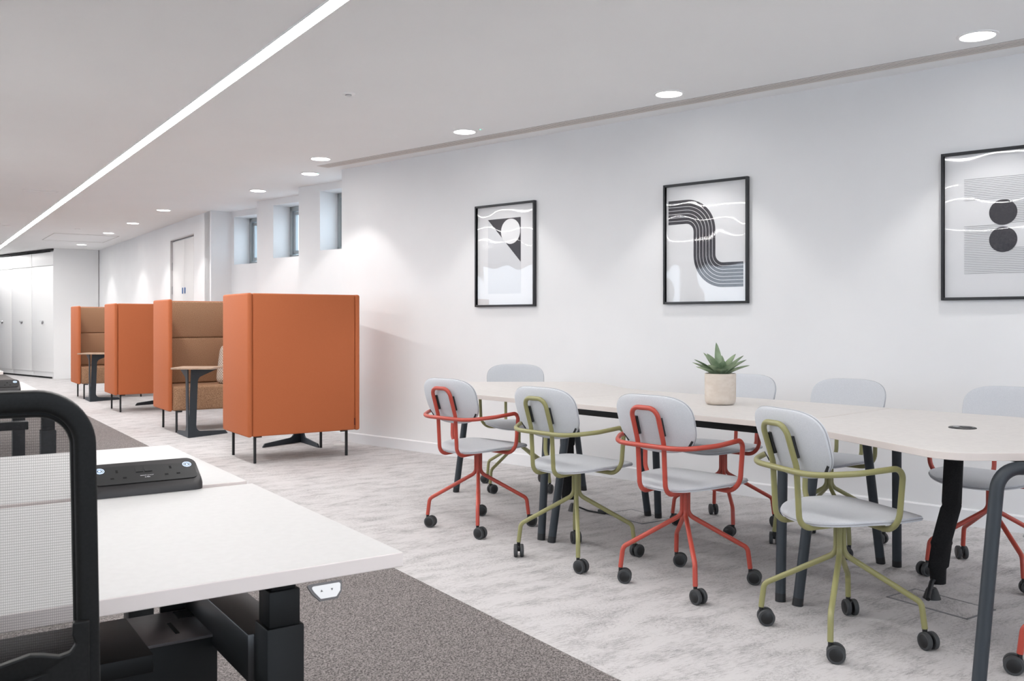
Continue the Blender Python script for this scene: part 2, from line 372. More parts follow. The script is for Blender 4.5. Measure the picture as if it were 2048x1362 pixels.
NW = 5.565; WE = 6.947
w_ = MB(); w_.prism(poly2(wn_(-8, NW), wn_(WE, NW), wn_(WE, NW + 0.45), wn_(-8, NW + 0.45)), 0, CEIL)
struct(w_.build('wall_right', M['wall'], smooth=False))
bays = [(6.947, 8.226, 6.00, 7.02, 7.853), (8.226, 9.573, 6.37, 8.42, 9.234), (9.573, 10.80, 6.755, 9.87, 10.68)]
ZS, ZT, TH = 1.905, 2.535, 0.38
for i, (w0, w1, n, wa, wb_) in enumerate(bays):
    m = MB()
    def blk(a, b, z0, z1, n0=n, n1=n + TH): m.prism(poly2(wn_(a, n0), wn_(b, n0), wn_(b, n1), wn_(a, n1)), z0, z1)
    blk(w0 - 0.02, wa, 0, CEIL); blk(wb_, w1, 0, CEIL, n, n + TH); blk(wa, wb_, 0, ZS); blk(wa, wb_, ZT, CEIL)
    struct(m.build('wall_window', M['wall'], smooth=False))
    f = MB()
    fn = n + 0.235
    for a, b, z0, z1 in ((wa, wa + .05, ZS, ZT), (wb_ - .05, wb_, ZS, ZT), (wa, wb_, ZS, ZS + .05), (wa, wb_, ZT - .05, ZT)):
        f.prism(poly2(wn_(a, fn), wn_(b, fn), wn_(b, fn + .06), wn_(a, fn + .06)), z0, z1)
    fo = struct(f.build('window_%d' % (i + 1), M['alu'], smooth=False, bevel=0.003))
    s = MB(); a, b = wa + .09, wb_ - .09
    for a0, b0, z0, z1 in ((wa + .06, wa + .1, ZS + .06, ZT - .06), (wb_ - .1, wb_ - .06, ZS + .06, ZT - .06), (wa + .06, wb_ - .06, ZS + .06, ZS + .1), (wa + .06, wb_ - .06, ZT - .1, ZT - .06)):
        s.prism(poly2(wn_(a0, fn + .012), wn_(b0, fn + .012), wn_(b0, fn + .05), wn_(a0, fn + .05)), z0, z1)
    s.build('sash', M['alu'], fo, smooth=False, bevel=0.002)
    g = MB(); g.prism(poly2(wn_(wa + .05, fn + .03), wn_(wb_ - .05, fn + .03), wn_(wb_ - .05, fn + .036), wn_(wa + .05, fn + .036)), ZS + .05, ZT - .05)
    g.build('pane', M['glass'], fo, smooth=False)
R1 = wn_(10.78, 6.755); R0 = Vector((-3.96, 11.97, 0))
m = MB(); m.prism(poly2(R0, R0 + B * 0.35, R0 + B * 0.35 + A * 0.3, R0 + A * 0.3), 0, CEIL)
struct(m.build('wall_return', M['wall'], smooth=False))
m = MB(); DW, DH, DR = 1.34, 2.38, .07; D0, D1 = .83, .83 + 1.34
for a, b, z0, z1, b0 in ((.05, D0, 0, CEIL, 0), (D1, 12, 0, CEIL, 0), (D0, D1, DH, CEIL, 0), (D0, D1, 0, DH, DR)):
    m.prism(poly2(R0 + A * a + B * b0, R0 + A * b + B * b0, R0 + A * b + B * .3, R0 + A * a + B * .3), z0, z1)
struct(m.build('wall_far', M['wall'], smooth=False))
m = MB(); m.prism(poly2(Vector((-14, 24.4)), Vector((-9, 24.4)), Vector((-9, 24.2)), Vector((-14, 24.2))), 0, CEIL)
struct(m.build('wall_end', M['wall'], smooth=False))
def fill_window_wall(name, cx, cy, L, vertical, nwin):
    """unseen outer wall with tall windows added for fill daylight: piers, sill band, lintel band, frames"""
    m = MB(); f = MB(); st = L / nwin
    def blk(mb, u, z, du, dz, th):
        mb.box((cx, cy + u, z) if vertical else (cx + u, cy, z), (th, du, dz) if vertical else (du, th, dz))
    blk(m, 0, .35, L, .70, .3); blk(m, 0, CEIL - .06, L, .12, .3)
    for k in range(nwin + 1): blk(m, -L / 2 + k * st, CEIL / 2, .7, CEIL - .002, .3)
    struct(m.build(name, M['wall'], smooth=False))
    for k in range(nwin):
        u = -L / 2 + (k + .5) * st; w = st - .7
        for du in (-w / 2 + .025, 0, w / 2 - .025): blk(f, u + du, (.70 + CEIL - .12) / 2, .05, CEIL - .82, .06)
        blk(f, u, .725, w, .05, .06); blk(f, u, CEIL - .145, w, .05, .06)
    struct(f.build('window_%d' % (4 if vertical else 5), M['alu'], smooth=False))  # frames of the added fill windows
fill_window_wall('wall_left', -14.5, 3.5, 17, True, 3)  # windows out of view, put in to raise the room's light level
m = MB(); m.box((-14.5, 18.2, CEIL / 2), (0.3, 12.4, CEIL)); struct(m.build('wall_left', M['wall'], smooth=False))
fill_window_wall('wall_back', 4.6, -5, 10, False, 2)  # windows added behind the camera to brighten the near desk edge and ceiling
m = MB(); m.box((-7.5, -5, CEIL / 2), (14.2, 0.3, CEIL)); struct(m.build('wall_back', M['wall_grey'], smooth=False))
m = MB(); m.box((9.6, -2.9, CEIL / 2), (0.2, 4.3, CEIL)); struct(m.build('wall_side', M['wall'], smooth=False))
# skirting
def skirt(name, a, b, nrm):
    m = MB(); t = 0.016; a = Vector(a); b = Vector(b)
    pr = [(0, 0), (t, 0), (t, 0.088), (t * 0.4, 0.096), (0, 0.096)]
    vs = []
    for P in (a, b):
        for q in pr: vs.append(P + nrm * q[0] + Vector((0, 0, q[1])))
    k = len(pr); m.add(vs, [tuple(range(k)), tuple(range(k, 2 * k))] + [(i, (i + 1) % k, k + (i + 1) % k, k + i) for i in range(k)])
    struct(m.build(name, M['skirting'], smooth=False))
skirt('baseboard_right', wn_(-7.9, NW), wn_(WE, NW), -N)
for i, (w0, w1, n, wa, wb_) in enumerate(bays): skirt('baseboard_window', wn_(w0, n), wn_(w1, n), -N)
skirt('baseboard_far', R0, R0 + A * 0.83, -B); skirt('baseboard_far', R0 + A * 2.17, R0 + A * 8.2, -B)

# double door in the far wall
DO = R0 + A * 0.83
dr = bpy.data.objects.new('door_1', None); COL.objects.link(dr); dr.location = DO; dr.rotation_euler = (0, 0, R(34) + PI / 2)   # local x = A, local y = -B (into the room)
struct(dr)
m = MB(); m.box((DW - .008, -.031, DH / 2), (.014, .064, DH), bev=.002); m.box((.005, -.031, DH / 2), (.008, .064, DH), bev=.002); m.box((DW / 2, -.031, DH - .008), (DW, .064, .014), bev=.002)
m.build('door_frame', M['door_steel'], dr)
LW = (DW - .026) / 2
for k in range(2):
    x0 = .011 + k * LW
    m = MB(); m.box((x0 + LW / 2, -.050, (DH - .03) / 2), (LW - .008, .03, DH - .035), bev=0.002)
    lf = m.build('door_leaf', M['door'], dr)
    m = MB(); hx = .011 + LW + (-0.065 if k == 0 else 0.065)
    m.prism(roundpoly([(-.017, -.045), (.017, -.045), (.017, .045), (-.017, .045)], .016, 5), 0, .010, Matrix.Translation((hx, -.035, 1.60)) @ Matrix.Rotation(R(90), 4, 'X') @ Matrix.Rotation(PI, 4, 'Y'))
    m.build('pull_plate', M['blue'], lf)
for z in (0.4, 1.62, 1.98):
    m = MB(); m.box((DW - .019, -.030, z), (.012, .02, .12), bev=.002); m.build('hinge', M['steel'], dr)

# lockers (full height white cupboards)
LC = Vector((-9.14, 18.15, 0))
for k in range(4):
    c0 = LC + W * (1.04 * k); LH = 2.55
    lab = ['white full-height cupboard with keyed handle, nearest to the orange booths', 'white full-height cupboard, second from the booths end', 'white full-height cupboard cut by the left edge of the photo', 'white full-height cupboard beyond the left edge of the view'][k]
    t = thing('storage_cupboard', lab, 'cupboard', c0, math.atan2(W.y, W.x), 'white cupboards along the far wall')
    m = MB(); m.box((.52, -.27, .036 + (LH - .036) / 2), (1.036, .5, LH - .038), bev=.002); m.build('carcass', M['locker'], t)
    for j in range(1):
        m = MB(); m.box((.52, -.005 + .0, 1.20), (1.022, .024, 2.13), bev=.002); d = m.build('door', M['locker'], t)
        m = MB()
        for s in (-1, 1): m.tube([(.5, .016, 1.12), (.5 + s * .045, .03, 1.155)], .016, 8)
        m.tube([(.5, .012, 1.13), (.5, .03, 1.10)], .01, 8); m.build('handle', M['steel'], d)
    m = MB(); m.box((.52, -.005, 2.41), (1.022, .024, .265), bev=.002); m.build('top_panel', M['locker'], t)
    m = MB(); m.box((.52, -.28, .018), (1.036, .45, .036)); m.build('plinth', M['gap'], t)
# shallow end panel beside the cupboards
m = MB(); m.prism(poly2(LC, LC + B * .826, LC + B * .826 + A * .5, LC + A * .5), 0, CEIL - .002); struct(m.build('wall_pier', M['locker'], smooth=False))
m = MB(); q = LC + W * 2.08; m.box((q.x, q.y, CEIL - .02), (4.16, .04, .03), math.atan2(W.y, W.x)); struct(m.build('gap_shade_strip', M['gap'], smooth=False))  # dark strip painted in for the shade between cupboard tops and ceiling

# ================================================================== ceiling fittings
def strip_light(bc, a0, a1, label):
    t = thing('strip_light', label, 'light', B * bc + A * ((a0 + a1) / 2) + Vector((0, 0, CEIL)), R(34), 'ceiling strip lights')
    L = a1 - a0
    m = MB(); m.box((0, 0, -.003), (.07, L, .006)); m.build('diffuser', M['strip'], t, smooth=False)
    m = MB()
    for s in (-1, 1): m.box((s * .038, 0, -.004), (.006, L, .008))
    m.build('trim', M['trim_white'], t, smooth=False)
strip_light(1.654, -4.0, 24.0, 'long white strip of light running diagonally across the ceiling')
strip_light(-.3, 2.8, 21.0, 'ceiling strip light over the desks, just beyond the left edge of the view')
strip_light(-2.1, -3.0, 20.0, 'ceiling strip light farther left, seen only mirrored in the prints')
strip_light(-4.6, -2.0, 18.0, 'unseen ceiling strip light farthest left, added for fill')  # extra strip added out of view for the overall light level
strip_light(4.9, -4.2, -0.2, 'added fill light, a short ceiling strip behind the camera on the right')  # unseen strip added to brighten the right wall, table and near chairs

dls = [(2.376, 4.645), (1.005, 5.827), (-.365, 6.99), (-1.715, 8.15), (-1.99, 8.976), (-2.83, 10.14), (-4.56, 11.91), (-5.62, 13.49), (-6.65, 15.0), (-8.16, 17.25), (3.75, 3.47)]
dlab = ['round recessed downlight above the print of two stacked discs', 'round recessed downlight above the print of curved bands', 'round recessed downlight above the triangle and circle print',
        'round recessed downlight at the far tip of the slot diffuser', 'round recessed downlight before the nearest high window', 'round recessed downlight before the two farther high windows',
        'round recessed downlight right of the double door top, first of the far row', 'round recessed downlight above the second booth, second of the far row', 'round recessed downlight third in the far row',
        'round recessed downlight last in the far row beside the white cupboards', 'round recessed downlight beyond the right edge of the photo']
def downlight(loc, lab, first):
    t = thing('downlight', lab, 'light', (loc[0], loc[1], CEIL), 0, 'round ceiling downlights')
    m = MB(); m.lathe([(.083, -.001), (.083, -.007), (.097, -.005), (.099, 0.0)], 40); m.build('bezel', M['trim_white'], t)
    m = MB(); m.lathe([(.0, -.004), (.083, -.004), (.083, -.001), (0, -.001)], 40); m.build('lens', M['glow'], t)
    ld = bpy.data.lights.new('spot', 'SPOT'); ld.energy = SPOT; ld.spot_size = R(90); ld.spot_blend = 0.35; ld.shadow_soft_size = 0.045; ld.color = (1, 0.985, 0.965)
    lo = bpy.data.objects.new('spot', ld); COL.objects.link(lo); lo.parent = t; lo.location = (0, 0, -.02)
for l, lab in zip(dls, dlab): downlight(l, lab, True)

# linear slot diffuser beside the picture wall
m = MB(); mid = wn_((6.96 - 2) / 2, 5.35, CEIL); t = thing('slot_diffuser', 'long linear air slot diffuser in the ceiling along the picture wall', 'vent', mid, math.atan2(W.y, W.x))
Ls = 8.96
m.box((0, 0, -.0003), (Ls, .135, .0006)); m.build('backing', M['gap'], t, smooth=False)
for k in range(5):
    mm = MB(); mm.box((0, -.054 + .027 * k + 0, -.0010), (Ls, .019 if 0 < k < 4 else .022, .0010)); mm.build('bar', M['slot_bar'], t, smooth=False)
def disc_thing(name, lab, cat, loc, r, h, ma, inner=None):
    t = thing(name, lab, cat, loc)
    m = MB(); m.lathe([(0, -h), (r * .8, -h), (r, -h * .3), (r, 0)], 28); m.build('housing', ma, t)
    if inner: m = MB(); m.lathe([(0, -h - inner[1]), (inner[0], -h - inner[1]), (inner[0], -h + .001)], 20); m.build('sensor', inner[2], t)
disc_thing('smoke_detector', 'small round white detector alone on the ceiling', 'detector', (-1.047, 5.827, CEIL), .043, .008, M['trim_white'], (.02, .008, M['steel']))
disc_thing('ceiling_sensor', 'tiny sensor with green dot beside the third downlight from the right', 'sensor', (-.239, 6.90, CEIL), .022, .004, M['trim_white'], (.008, .003, M['green_led']))
disc_thing('ceiling_sensor', 'tiny sensor with green dot above the downlight nearest the high windows', 'sensor', (-1.91, 8.93, CEIL), .022, .004, M['trim_white'], (.008, .003, M['green_led']))
disc_thing('ceiling_sensor', 'small grey sensor on the ceiling near the far cupboards', 'sensor', (-6.85, 14.35, CEIL), .045, .01, M['trim_white'])
def ceil_panel(lab, c, L, Wd, nm='ceiling_vent'):
    t = thing(nm, lab, 'vent', (c[0], c[1], CEIL), R(34))
    m = MB()
    for s in (-1, 1): m.box((s * Wd / 2, 0, -.003), (.01, L, .006)); m.box((0, s * L / 2, -.003), (Wd, .01, .006))
    m.build('frame', M['seam'] if nm != 'ceiling_vent' else M['trim_white'], t, smooth=False)
    m = MB(); m.box((0, 0, -.001), (Wd - .01, L - .01, .002)); m.build('panel', M['trim_white'] if nm == 'ceiling_vent' else M['ceiling'], t, smooth=False)
ceil_panel('pale rectangular ceiling vent left of the strip light', (-5.25, 10.14), .15, .34)
ceil_panel('pale rectangular ceiling vent at the left edge of the photo', (-7.78, 13.8), .15, .30)
ceil_panel('large flush access hatch in the ceiling before the cupboards', (-7.55, 15.9), 1.5, 1.0, 'access_hatch')

# ================================================================== pictures
PD = 0.03
def picture(wl, wr, lab, art):
    wc = (wl + wr) / 2; zc = 1.688
    t = thing('framed_print', lab, 'picture', wn_(wc, NW, zc), math.atan2(-W.y, -W.x), 'framed prints on the wall')   # local x = -W (rightwards in view), local y = N (into wall)
    w, h = .64, .835; fw = .016
    m = MB()
    m.box((-(w - fw) / 2, -PD / 2, 0), (fw, PD, h), bev=.001); m.box(((w - fw) / 2, -PD / 2, 0), (fw, PD, h), bev=.001)
    m.box((0, -PD / 2, (h - fw) / 2), (w - 2 * fw, PD, fw), bev=.001); m.box((0, -PD / 2, -(h - fw) / 2), (w - 2 * fw, PD, fw), bev=.001)
    m.build('frame', M['frame_black'], t)
    m = MB(); m.box((0, -.006, 0), (w - 2 * fw, .004, h - 2 * fw)); pp = m.build('print', M['paper'], t, smooth=False)
    m = MB(); m.box((0, -.019, 0), (w - 2 * fw, .002, h - 2 * fw)); m.build('glazing', M['acrylic'], t, smooth=False)
    art(pp, w, h)
def flat(poly, y, ma, nm, parent):
    # poly in (x from the frame's left, y down from the frame's top)
    m = MB(); mt = Matrix.Translation((-.32, y, .4175)) @ Matrix.Rotation(R(90), 4, 'X')
    m.prism([(a, -b) for a, b in poly], 0, .0006, mt); return m.build(nm, ma, parent, smooth=False)
def circ(cx, cy, r, n=48): return [(cx + r * math.cos(2 * PI * i / n), cy + r * math.sin(2 * PI * i / n)) for i in range(n)]
def art1(p, w, h):
    flat([(.132, .12), (.485, .12), (.485, .73), (.132, .73)], -.0082, M['paper_grey'], 'pale_panel', p)
    flat([(.132, .12), (.485, .12), (.485, .478)], -.009, M['ink'], 'dark_triangle', p)
    flat(circ(.378, .228, .102), -.0098, M['paper'], 'white_disc', p)
def art2(p, w, h):
    T = .166; nb = 7; gap = .0036; bw = (T - gap * (nb - 1)) / nb
    for k in range(nb):
        o0 = k * (bw + gap); o1 = o0 + bw          # offset from the inner lower edge of the first bend
        def path(o):
            pts = [(.032, .28 - o)]; c1 = (.172, .338); r = .058 + o
            for i in range(17): a = -PI / 2 + PI / 2 * i / 16; pts.append((c1[0] + r * math.cos(a), c1[1] + r * math.sin(a)))
            c2 = (.172 + .058 + T + .058, .50); r2 = c2[0] - (.172 + .058 + o)
            for i in range(17): a = PI - PI / 2 * i / 16; pts.append((c2[0] + r2 * math.cos(a), c2[1] + r2 * math.sin(a)))
            pts.append((.600, .50 + r2)); return pts
        a, b = path(o0), path(o1); m = MB(); n = len(a)
        f = lambda q, yy: Vector((-.32 + q[0], yy, .4175 - q[1]))
        m.add([f(q, -.009) for q in a] + [f(q, -.009) for q in b] , [(i, i + 1, n + i + 1, n + i) for i in range(n - 1)])
        o = m.build('curved_band', M['ink'], p, smooth=False)
def art3(p, w, h):
    def lines(x0, x1, z0, z1, st=.0098):
        m = MB(); z = z0
        while z >= z1 - 1e-4:
            m.box(((x0 + x1) / 2 - .32, -.0088, z - 1.688), (x1 - x0, .0006, .0019)); z -= st
        m.build('ruled_lines', M['line_ink'], p, smooth=False)
    lines(.118, .318, 1.948, 1.821); lines(.318, .522, 1.948, 1.69); lines(.118, .318, 1.684, 1.415); lines(.318, .522, 1.555, 1.415)
    for z in (1.752, 1.602): flat(circ(.316, 2.1055 - z, .070), -.0096, M['ink'], 'dark_disc', p)
picture(5.172, 4.532, 'black framed print of a dark triangle cut by a white circle', art1)
picture(3.363, 2.723, 'black framed print of dark parallel bands in an S bend', art2)
picture(1.532, .892, 'black framed print of two stacked dark discs over fine lines', art3)

# ================================================================== booths
SW, SD, Z0, Z1 = .97, .68, .222, 1.379
def booth(loc, rz, lab):
    t = thing('high_back_booth', lab, 'booth', (loc[0], loc[1], 0), rz, 'orange high-back booths')
    for s in (-1, 1):
        m = MB(); m.box((s * (SW / 2 - .021), 0, (Z0 + Z1) / 2), (.042, SD, Z1 - Z0), bev=.017); m.build('side_panel', M['orange'], t)
    m = MB(); m.box((0, -SD / 2 + .042, (Z0 + Z1) / 2 + .001), (SW - .086, .075, Z1 - Z0 - .006), bev=.012); m.build('back_panel', M['orange'], t)
    m = MB(); m.box((0, .03, (Z0 + .475) / 2 + .001), (SW - .09, SD - .075, .475 - Z0), bev=.025); m.build('seat', M['brown'], t)
    m = MB(); m.box((0, -SD / 2 + .125, (.48 + .972) / 2), (SW - .09, .1, .492), bev=.018); m.build('back_cushion', M['brown'], t)
    m = MB(); m.box((0, -SD / 2 + .125, (.974 + 1.37) / 2), (SW - .09, .1, .396), bev=.018); m.build('back_cushion', M['brown'], t)
    for x in (-.398, .398):
        for y in (-.25, .32):
            m = MB(); yy = min(y, .318); m.box((x, yy, .112), (.02, .02, .224), bev=.002)
            m.box((x + (.03 if x < 0 else -.03), yy, .215), (.05, .02, .014)); m.build('leg', M['pod_leg'], t)
    return t
podrot = R(34)
pod1 = booth((-1.893, 7.80), podrot, 'orange high-back booth seen from behind, nearest and largest of the four')
m = MB(); m.box((SW / 2 - .049, -SD / 2 + .001, Z0 + .075), (.006, .004, .06)); m.build('care_tag', mat('tag_red', (.08, .01, .008), .8), pod1)
booth((-3.321, 9.908), podrot + PI, 'orange high-back booth with brown seat and patterned cushion, second nearest')
booth((-4.776, 11.97), podrot, 'orange high-back booth seen from behind, second farthest of the four')
booth((-6.193, 13.98), podrot + PI, 'orange high-back booth with brown seat, farthest of the four')
def vtable(loc, rz, lab):
    t = thing('booth_table', lab, 'table', (loc[0], loc[1], 0), rz, 'small tables in the booths')
    out = roundpoly([(0, 0), (.475, 0), (.445, .035), (.082, .06), (.105, .59), (.33, .665), (.33, .68), (-.0 + .03, .68)], [0, .004, .01, .06, .06, .004, 0, 0], 6)
    m = MB()
    for s in (-1, 1):
        ang = R(90) - s * R(33)
        mt = Matrix.Rotation(ang, 4, 'Z') @ Matrix.Rotation(R(90), 4, 'X')
        m.prism(out, -.006, .006, mt)
    m.build('stand', M['table_leg'], t)
    m = MB(); m.prism(roundpoly([(-.15, -.09), (.26, -.09), (.26, .27), (-.15, .27)], .02, 4), .681, .697); m.build('table_top', M['oak'], t)
vtable((-3.19, 8.98), 0, 'small table on black angled stand before the second nearest booth')
vtable((-2.015, 8.68), PI, 'small table whose black splayed feet show under the nearest booth')
vtable((-4.89, 12.83), PI, 'small table whose foot shows beside the second farthest booth')
vtable((-6.04, 13.03), 0, 'small table on black angled stand before the farthest booth')
# cushion in the second booth
m = MB(); pad(m, .43, .43, .12, lambda x, y: 0, n=7, puff=.9)
cu = m.build('scatter_cushion', M['lattice']); tag(cu, 'taupe and white lattice cushion on the second nearest booth seat', 'cushion')
cu.rotation_euler = (R(78), 0, R(34) - R(50)); cu.location = (-2.99, 9.86, .685)

# ================================================================== chairs
def make_chair(tube_m):
    t = bpy.data.objects.new('swivel_chair', None); COL.objects.link(t); t.empty_display_size = .1
    sf = lambda x, y: .455 + .004 * (abs(x) / .22) ** 2 - .026 * max(0, (y - .10) / .14) ** 2 - .020 * max(0, (-y - .04) / .20) ** 2
    m = MB(); e = pad(m, .455, .455, .028, sf, n=2.75, puff=.55, wf=lambda y: 1.0 - .15 * max(0, -y / .228) ** 1.4)
    m.v = [(x, y + .036, z) for x, y, z in m.v]; e = [v + Vector((0, .036, 0)) for v in e]
    st = m.build('seat', M['fabric'], t)
    mm = MB(); mm.tube([v + Vector((0, 0, 0)) for v in e], .0022, 6, closed=True); mm.build('piping', M['piping'], st)
    # backrest: built flat, then stood up
    m = MB(); bf = lambda x, y: .030 * (x / .205) ** 2 + .008 * (y / .12) ** 2
    e = pad(m, .405, .258, .026, bf, n=3.0, puff=.5, wf=lambda y: 1 + .03 * y / .12)
    # local (x, y, z)->(x, up, towards the sitter)
    mt = Matrix.Translation((0, -.232, .716)) @ Matrix(((1, 0, 0, 0), (0, -math.sin(R(18)), math.cos(R(18)), 0), (0, math.cos(R(18)), math.sin(R(18)), 0), (0, 0, 0, 1)))
    m.v = [tuple(mt @ Vector(v)) for v in m.v]
    bk = m.build('backrest', M['fabric'], t)
    mm = MB(); mm.tube([mt @ v for v in e], .0022, 6, closed=True); mm.build('piping', M['piping'], bk)
    for s in (-1, 1):
        mm = MB(); mm.tube([mt @ Vector((s * .160, -.096, bf(.160, 0) - .003)), mt @ Vector((s * .181, -.066, bf(.181, 0) - .003))], .0060, 8); mm.build('clip', M['cap'], bk)
    # loop behind the back
    hs = .069; tr = .0105
    pl = [(hs, -.06, .428), (hs, -.226, .421), (hs, -.239, .64), (hs, -.288, .790)]
    left = [(-x, y, z) for x, y, z in reversed(pl)]
    pts = fillet(pl + left, [.05, .10, .042, .042, .10, .05], 9)
    m = MB(); m.tube(pts, tr, 12); lp = m.build('back_loop', tube_m, t)
    for s in (-1, 1):
        mm = MB(); mm.tube([(s * (hs - .003), -.232, .672), (s * (hs - .003), -.256, .748)], .0085, 8); mm.build('spacer', M['cap'], bk)
    # arm hoop
    ah = [(.06, .045, .428), (.254, .036, .428), (.263, .050, .652), (.261, -.13, .641), (.178, -.257, .627)]
    lf = [(-x, y, z) for x, y, z in reversed(ah)]
    pts = fillet(ah + lf, [.075, .035, .085, .16, .16, .085, .035, .075], 9)
    m = MB(); m.tube(pts, tr, 12); m.build('arm_hoop', tube_m, t)
    m = MB(); m.box((0, 0, .431), (.17, .17, .010), bev=.003); m.build('seat_plate', M['cap'], t)
    casters = []
    for k in range(4):
        a = R(90 * k - 45); d = Vector((math.cos(a), math.sin(a), 0))
        pts = fillet([d * .0125 + Vector((0, 0, .428)), d * .0125 + Vector((0, 0, .302)), d * .272 + Vector((0, 0, .158)), d * .283 + Vector((0, 0, .068))], [.045, .035], 8)
        m = MB(); m.tube(pts, tr, 12); m.build('leg', tube_m, t)
        ca = bpy.data.objects.new('caster', None)
        m = MB(); m.tube([(0, 0, .045), (0, 0, .075)], .0085, 10)
        m.box((0, -.012, .041), (.012, .034, .026), bev=.004)
        cs = m.build('caster', M['hub'], t); cs.location = d * .283
        for s in (-1, 1):
            w = MB(); mt2 = Matrix.Translation((s * .0150, -.018, .0312)) @ Matrix.Rotation(R(90), 4, 'Y')
            w.cur = 0; w.lathe([(.0235, -.0082), (.0292, -.0082), (.0312, -.0055), (.0312, .0055), (.0292, .0082), (.0235, .0082)], 26, mt2)
            w.cur = 1; w.lathe([(0, -.0092), (.021, -.0092), (.0235, -.0075), (.0235, .0075), (.021, .0092), (0, .0092)], 26, mt2)
            w.build('wheel', [M['rubber'], M['hub']], cs)
    return t
green0 = make_chair(M['green']); red0 = make_chair(M['red'])
used = {}
def chair(kind, x, y, th, lab, yaws):
    src = red0 if kind == 'red' else green0
    o = copy_tree(src) if kind in used else src
    used[kind] = 1
    o.location = (x, y, 0); o.rotation_euler = (0, 0, R(th - 90))
    tag(o, lab, 'chair', kind + ' framed swivel chairs')
    cs = [c for c in o.children if c.name.startswith('caster')]
    for c, yw in zip(cs, yaws): c.rotation_euler = (0, 0, R(yw))
    return o
# first of each kind must be placed last so that copies keep the source's defaults; copies only differ in castor yaw
chair('red', -.19, 5.11, 46.5, 'pale grey chair on red tube frame, leftmost on the near side of the table', (100, 130, 135, 115))
chair('green', .315, 4.455, 42.5, 'pale grey chair on green tube frame, between the two red ones on the near side', (95, 177, 60, 50))
chair('red', .761, 4.0, 42.5, 'pale grey chair on red tube frame, third from left on the near side', (80, 118, 120, 128))
chair('green', 1.20, 3.33, 19, 'pale grey chair on green tube frame, nearest the camera and turned to the right', (142, 88, 76, 155))
chair('red', 1.865, 2.775, 93, 'red framed chair cut by the right edge, only castor and seat tip showing', (10, 110, 240, 60))
chair('green', .04, 6.29, -86, 'green framed chair against the wall at the far left end of the table', (60, 300, 150, 20))
chair('red', 1.19, 5.13, 222.5, 'red framed chair on the wall side of the table, behind the potted plant', (50, 320, 110, 250))
chair('green', 1.634, 4.69, 225, 'green framed chair on the wall side, right of the potted plant', (210, 30, 130, 80))
chair('red', 2.167, 4.115, 222.5, 'red framed chair on the wall side at the right, beside the black cable sleeve', (40, 160, 310, 90))

# ================================================================== long table
TZ, TT = .74, .024
def tp(a, c): return TA * a + TC * c
ca_, cc_ = 2.705, 3.744; CT = tp(ca_, cc_)                    # its point of symmetry
def mir(p): return (2 * CT.x - p[0], 2 * CT.y - p[1])
S1 = (2.0, 3.41)
n0, n1 = 3.268, 4.222
def tx(a, c): v = tp(a, c); return (v.x, v.y)
endL = [tx(3.4135, n0), (-.28, 5.185), (-.47, 5.62), (-.46, 6.19), (.594, 6.20), tx(3.4135, n1)]
farL = [tx(3.4135, n0), (-.28, 5.185), (-.47, 5.62), (-.46, 6.19), (.575, 6.20), tx(3.70, 4.255), tx(3.4135, n1)]
farR = [0, .8, .3, .14, .28, .9, 0]
radL = [0, .8, .3, .14, .13, 0]
endR = [mir(p) for p in endL]
midp = [tx(2.0015, n0), tx(3.408, n0), tx(3.408, n1), tx(2.0015, n1)]
def tabletop(poly, rads, parent):
    pl = roundpoly(poly, rads, 10) if rads else poly
    m = MB(); m.cur = 0; n = len(pl)
    m.prism(pl, TZ - TT, TZ)
    m.mi = [1] * len(m.f); m.mi[1] = 0
    return m.build('table_top', [M['table_top'], M['table_edge']], parent, smooth=False, bevel=.0015)
def uframe(f0, f1, lean, parent, name='leg_frame'):
    """two splayed tube feet joined under the top; f0, f1 feet; lean = shift of the upper tube"""
    f0 = Vector((f0[0], f0[1], 0)); f1 = Vector((f1[0], f1[1], 0)); u = (f1 - f0).normalized(); lean = Vector((*lean, 0))
    a = f0 + u * .088 + lean + Vector((0, 0, .693)); b = f1 - u * .088 + lean + Vector((0, 0, .693))
    m = MB(); pts = fillet([f0 + (a - f0) * .045, a, b, f1 + (b - f1) * .045], [.075, .075], 9); m.tube(pts, .0208, 16)
    fr = m.build(name, M['table_leg'], parent)
    for f, q in ((f0, a), (f1, b)):
        m = MB(); m.tube([f + Vector((0, 0, 0)), f + (q - f) * .047], .0212, 16); m.build('foot_cap', M['cap'], fr)
def rails(p0, p1, parent):
    d = (Vector(p1) - Vector(p0)); c = (Vector(p1) + Vector(p0)) / 2
    m = MB(); m.box((c.x, c.y, .6955), (d.length, .03, .040), math.atan2(d.y, d.x), bev=.003); m.build('rail', M['black'], parent)
lab = ['end section of the long table farthest from the camera, with a bent edge', 'straight middle section of the long meeting table, under the potted plant', 'end section of the long table nearest the camera, with rounded corner']
tabs = [thing('meeting_table', l, 'table', (0, 0, 0), 0, 'sections of the long meeting table') for l in lab]
tabs[0]; tabletop(farL, farR, tabs[0]); tabletop(midp, None, tabs[1]); tabletop(endR, radL, tabs[2])
cf0, cf1 = 3.325, 4.20
lc = .04
fa = tp(3.462, cf0); fb = tp(3.385, cf0); fcn = tp(3.462, cf1); fd = tp(3.385, cf1)
uframe((fa.x, fa.y), (fcn.x, fcn.y), (TA.x * lc, TA.y * lc), tabs[0]); uframe((fb.x, fb.y), (fd.x, fd.y), (-TA.x * lc, -TA.y * lc), tabs[1])
fe = tp(2.043, cf0); fg = tp(2.043, cf1); ff = tp(1.965, cf0); fh = tp(1.965, cf1)
uframe((fe.x, fe.y), (fg.x, fg.y), (TA.x * lc, TA.y * lc), tabs[1]); uframe((ff.x, ff.y), (fh.x, fh.y), (-TA.x * lc, -TA.y * lc), tabs[2])
uframe((-.378, 6.14), (.49, 6.20), (0, -.04), tabs[0])
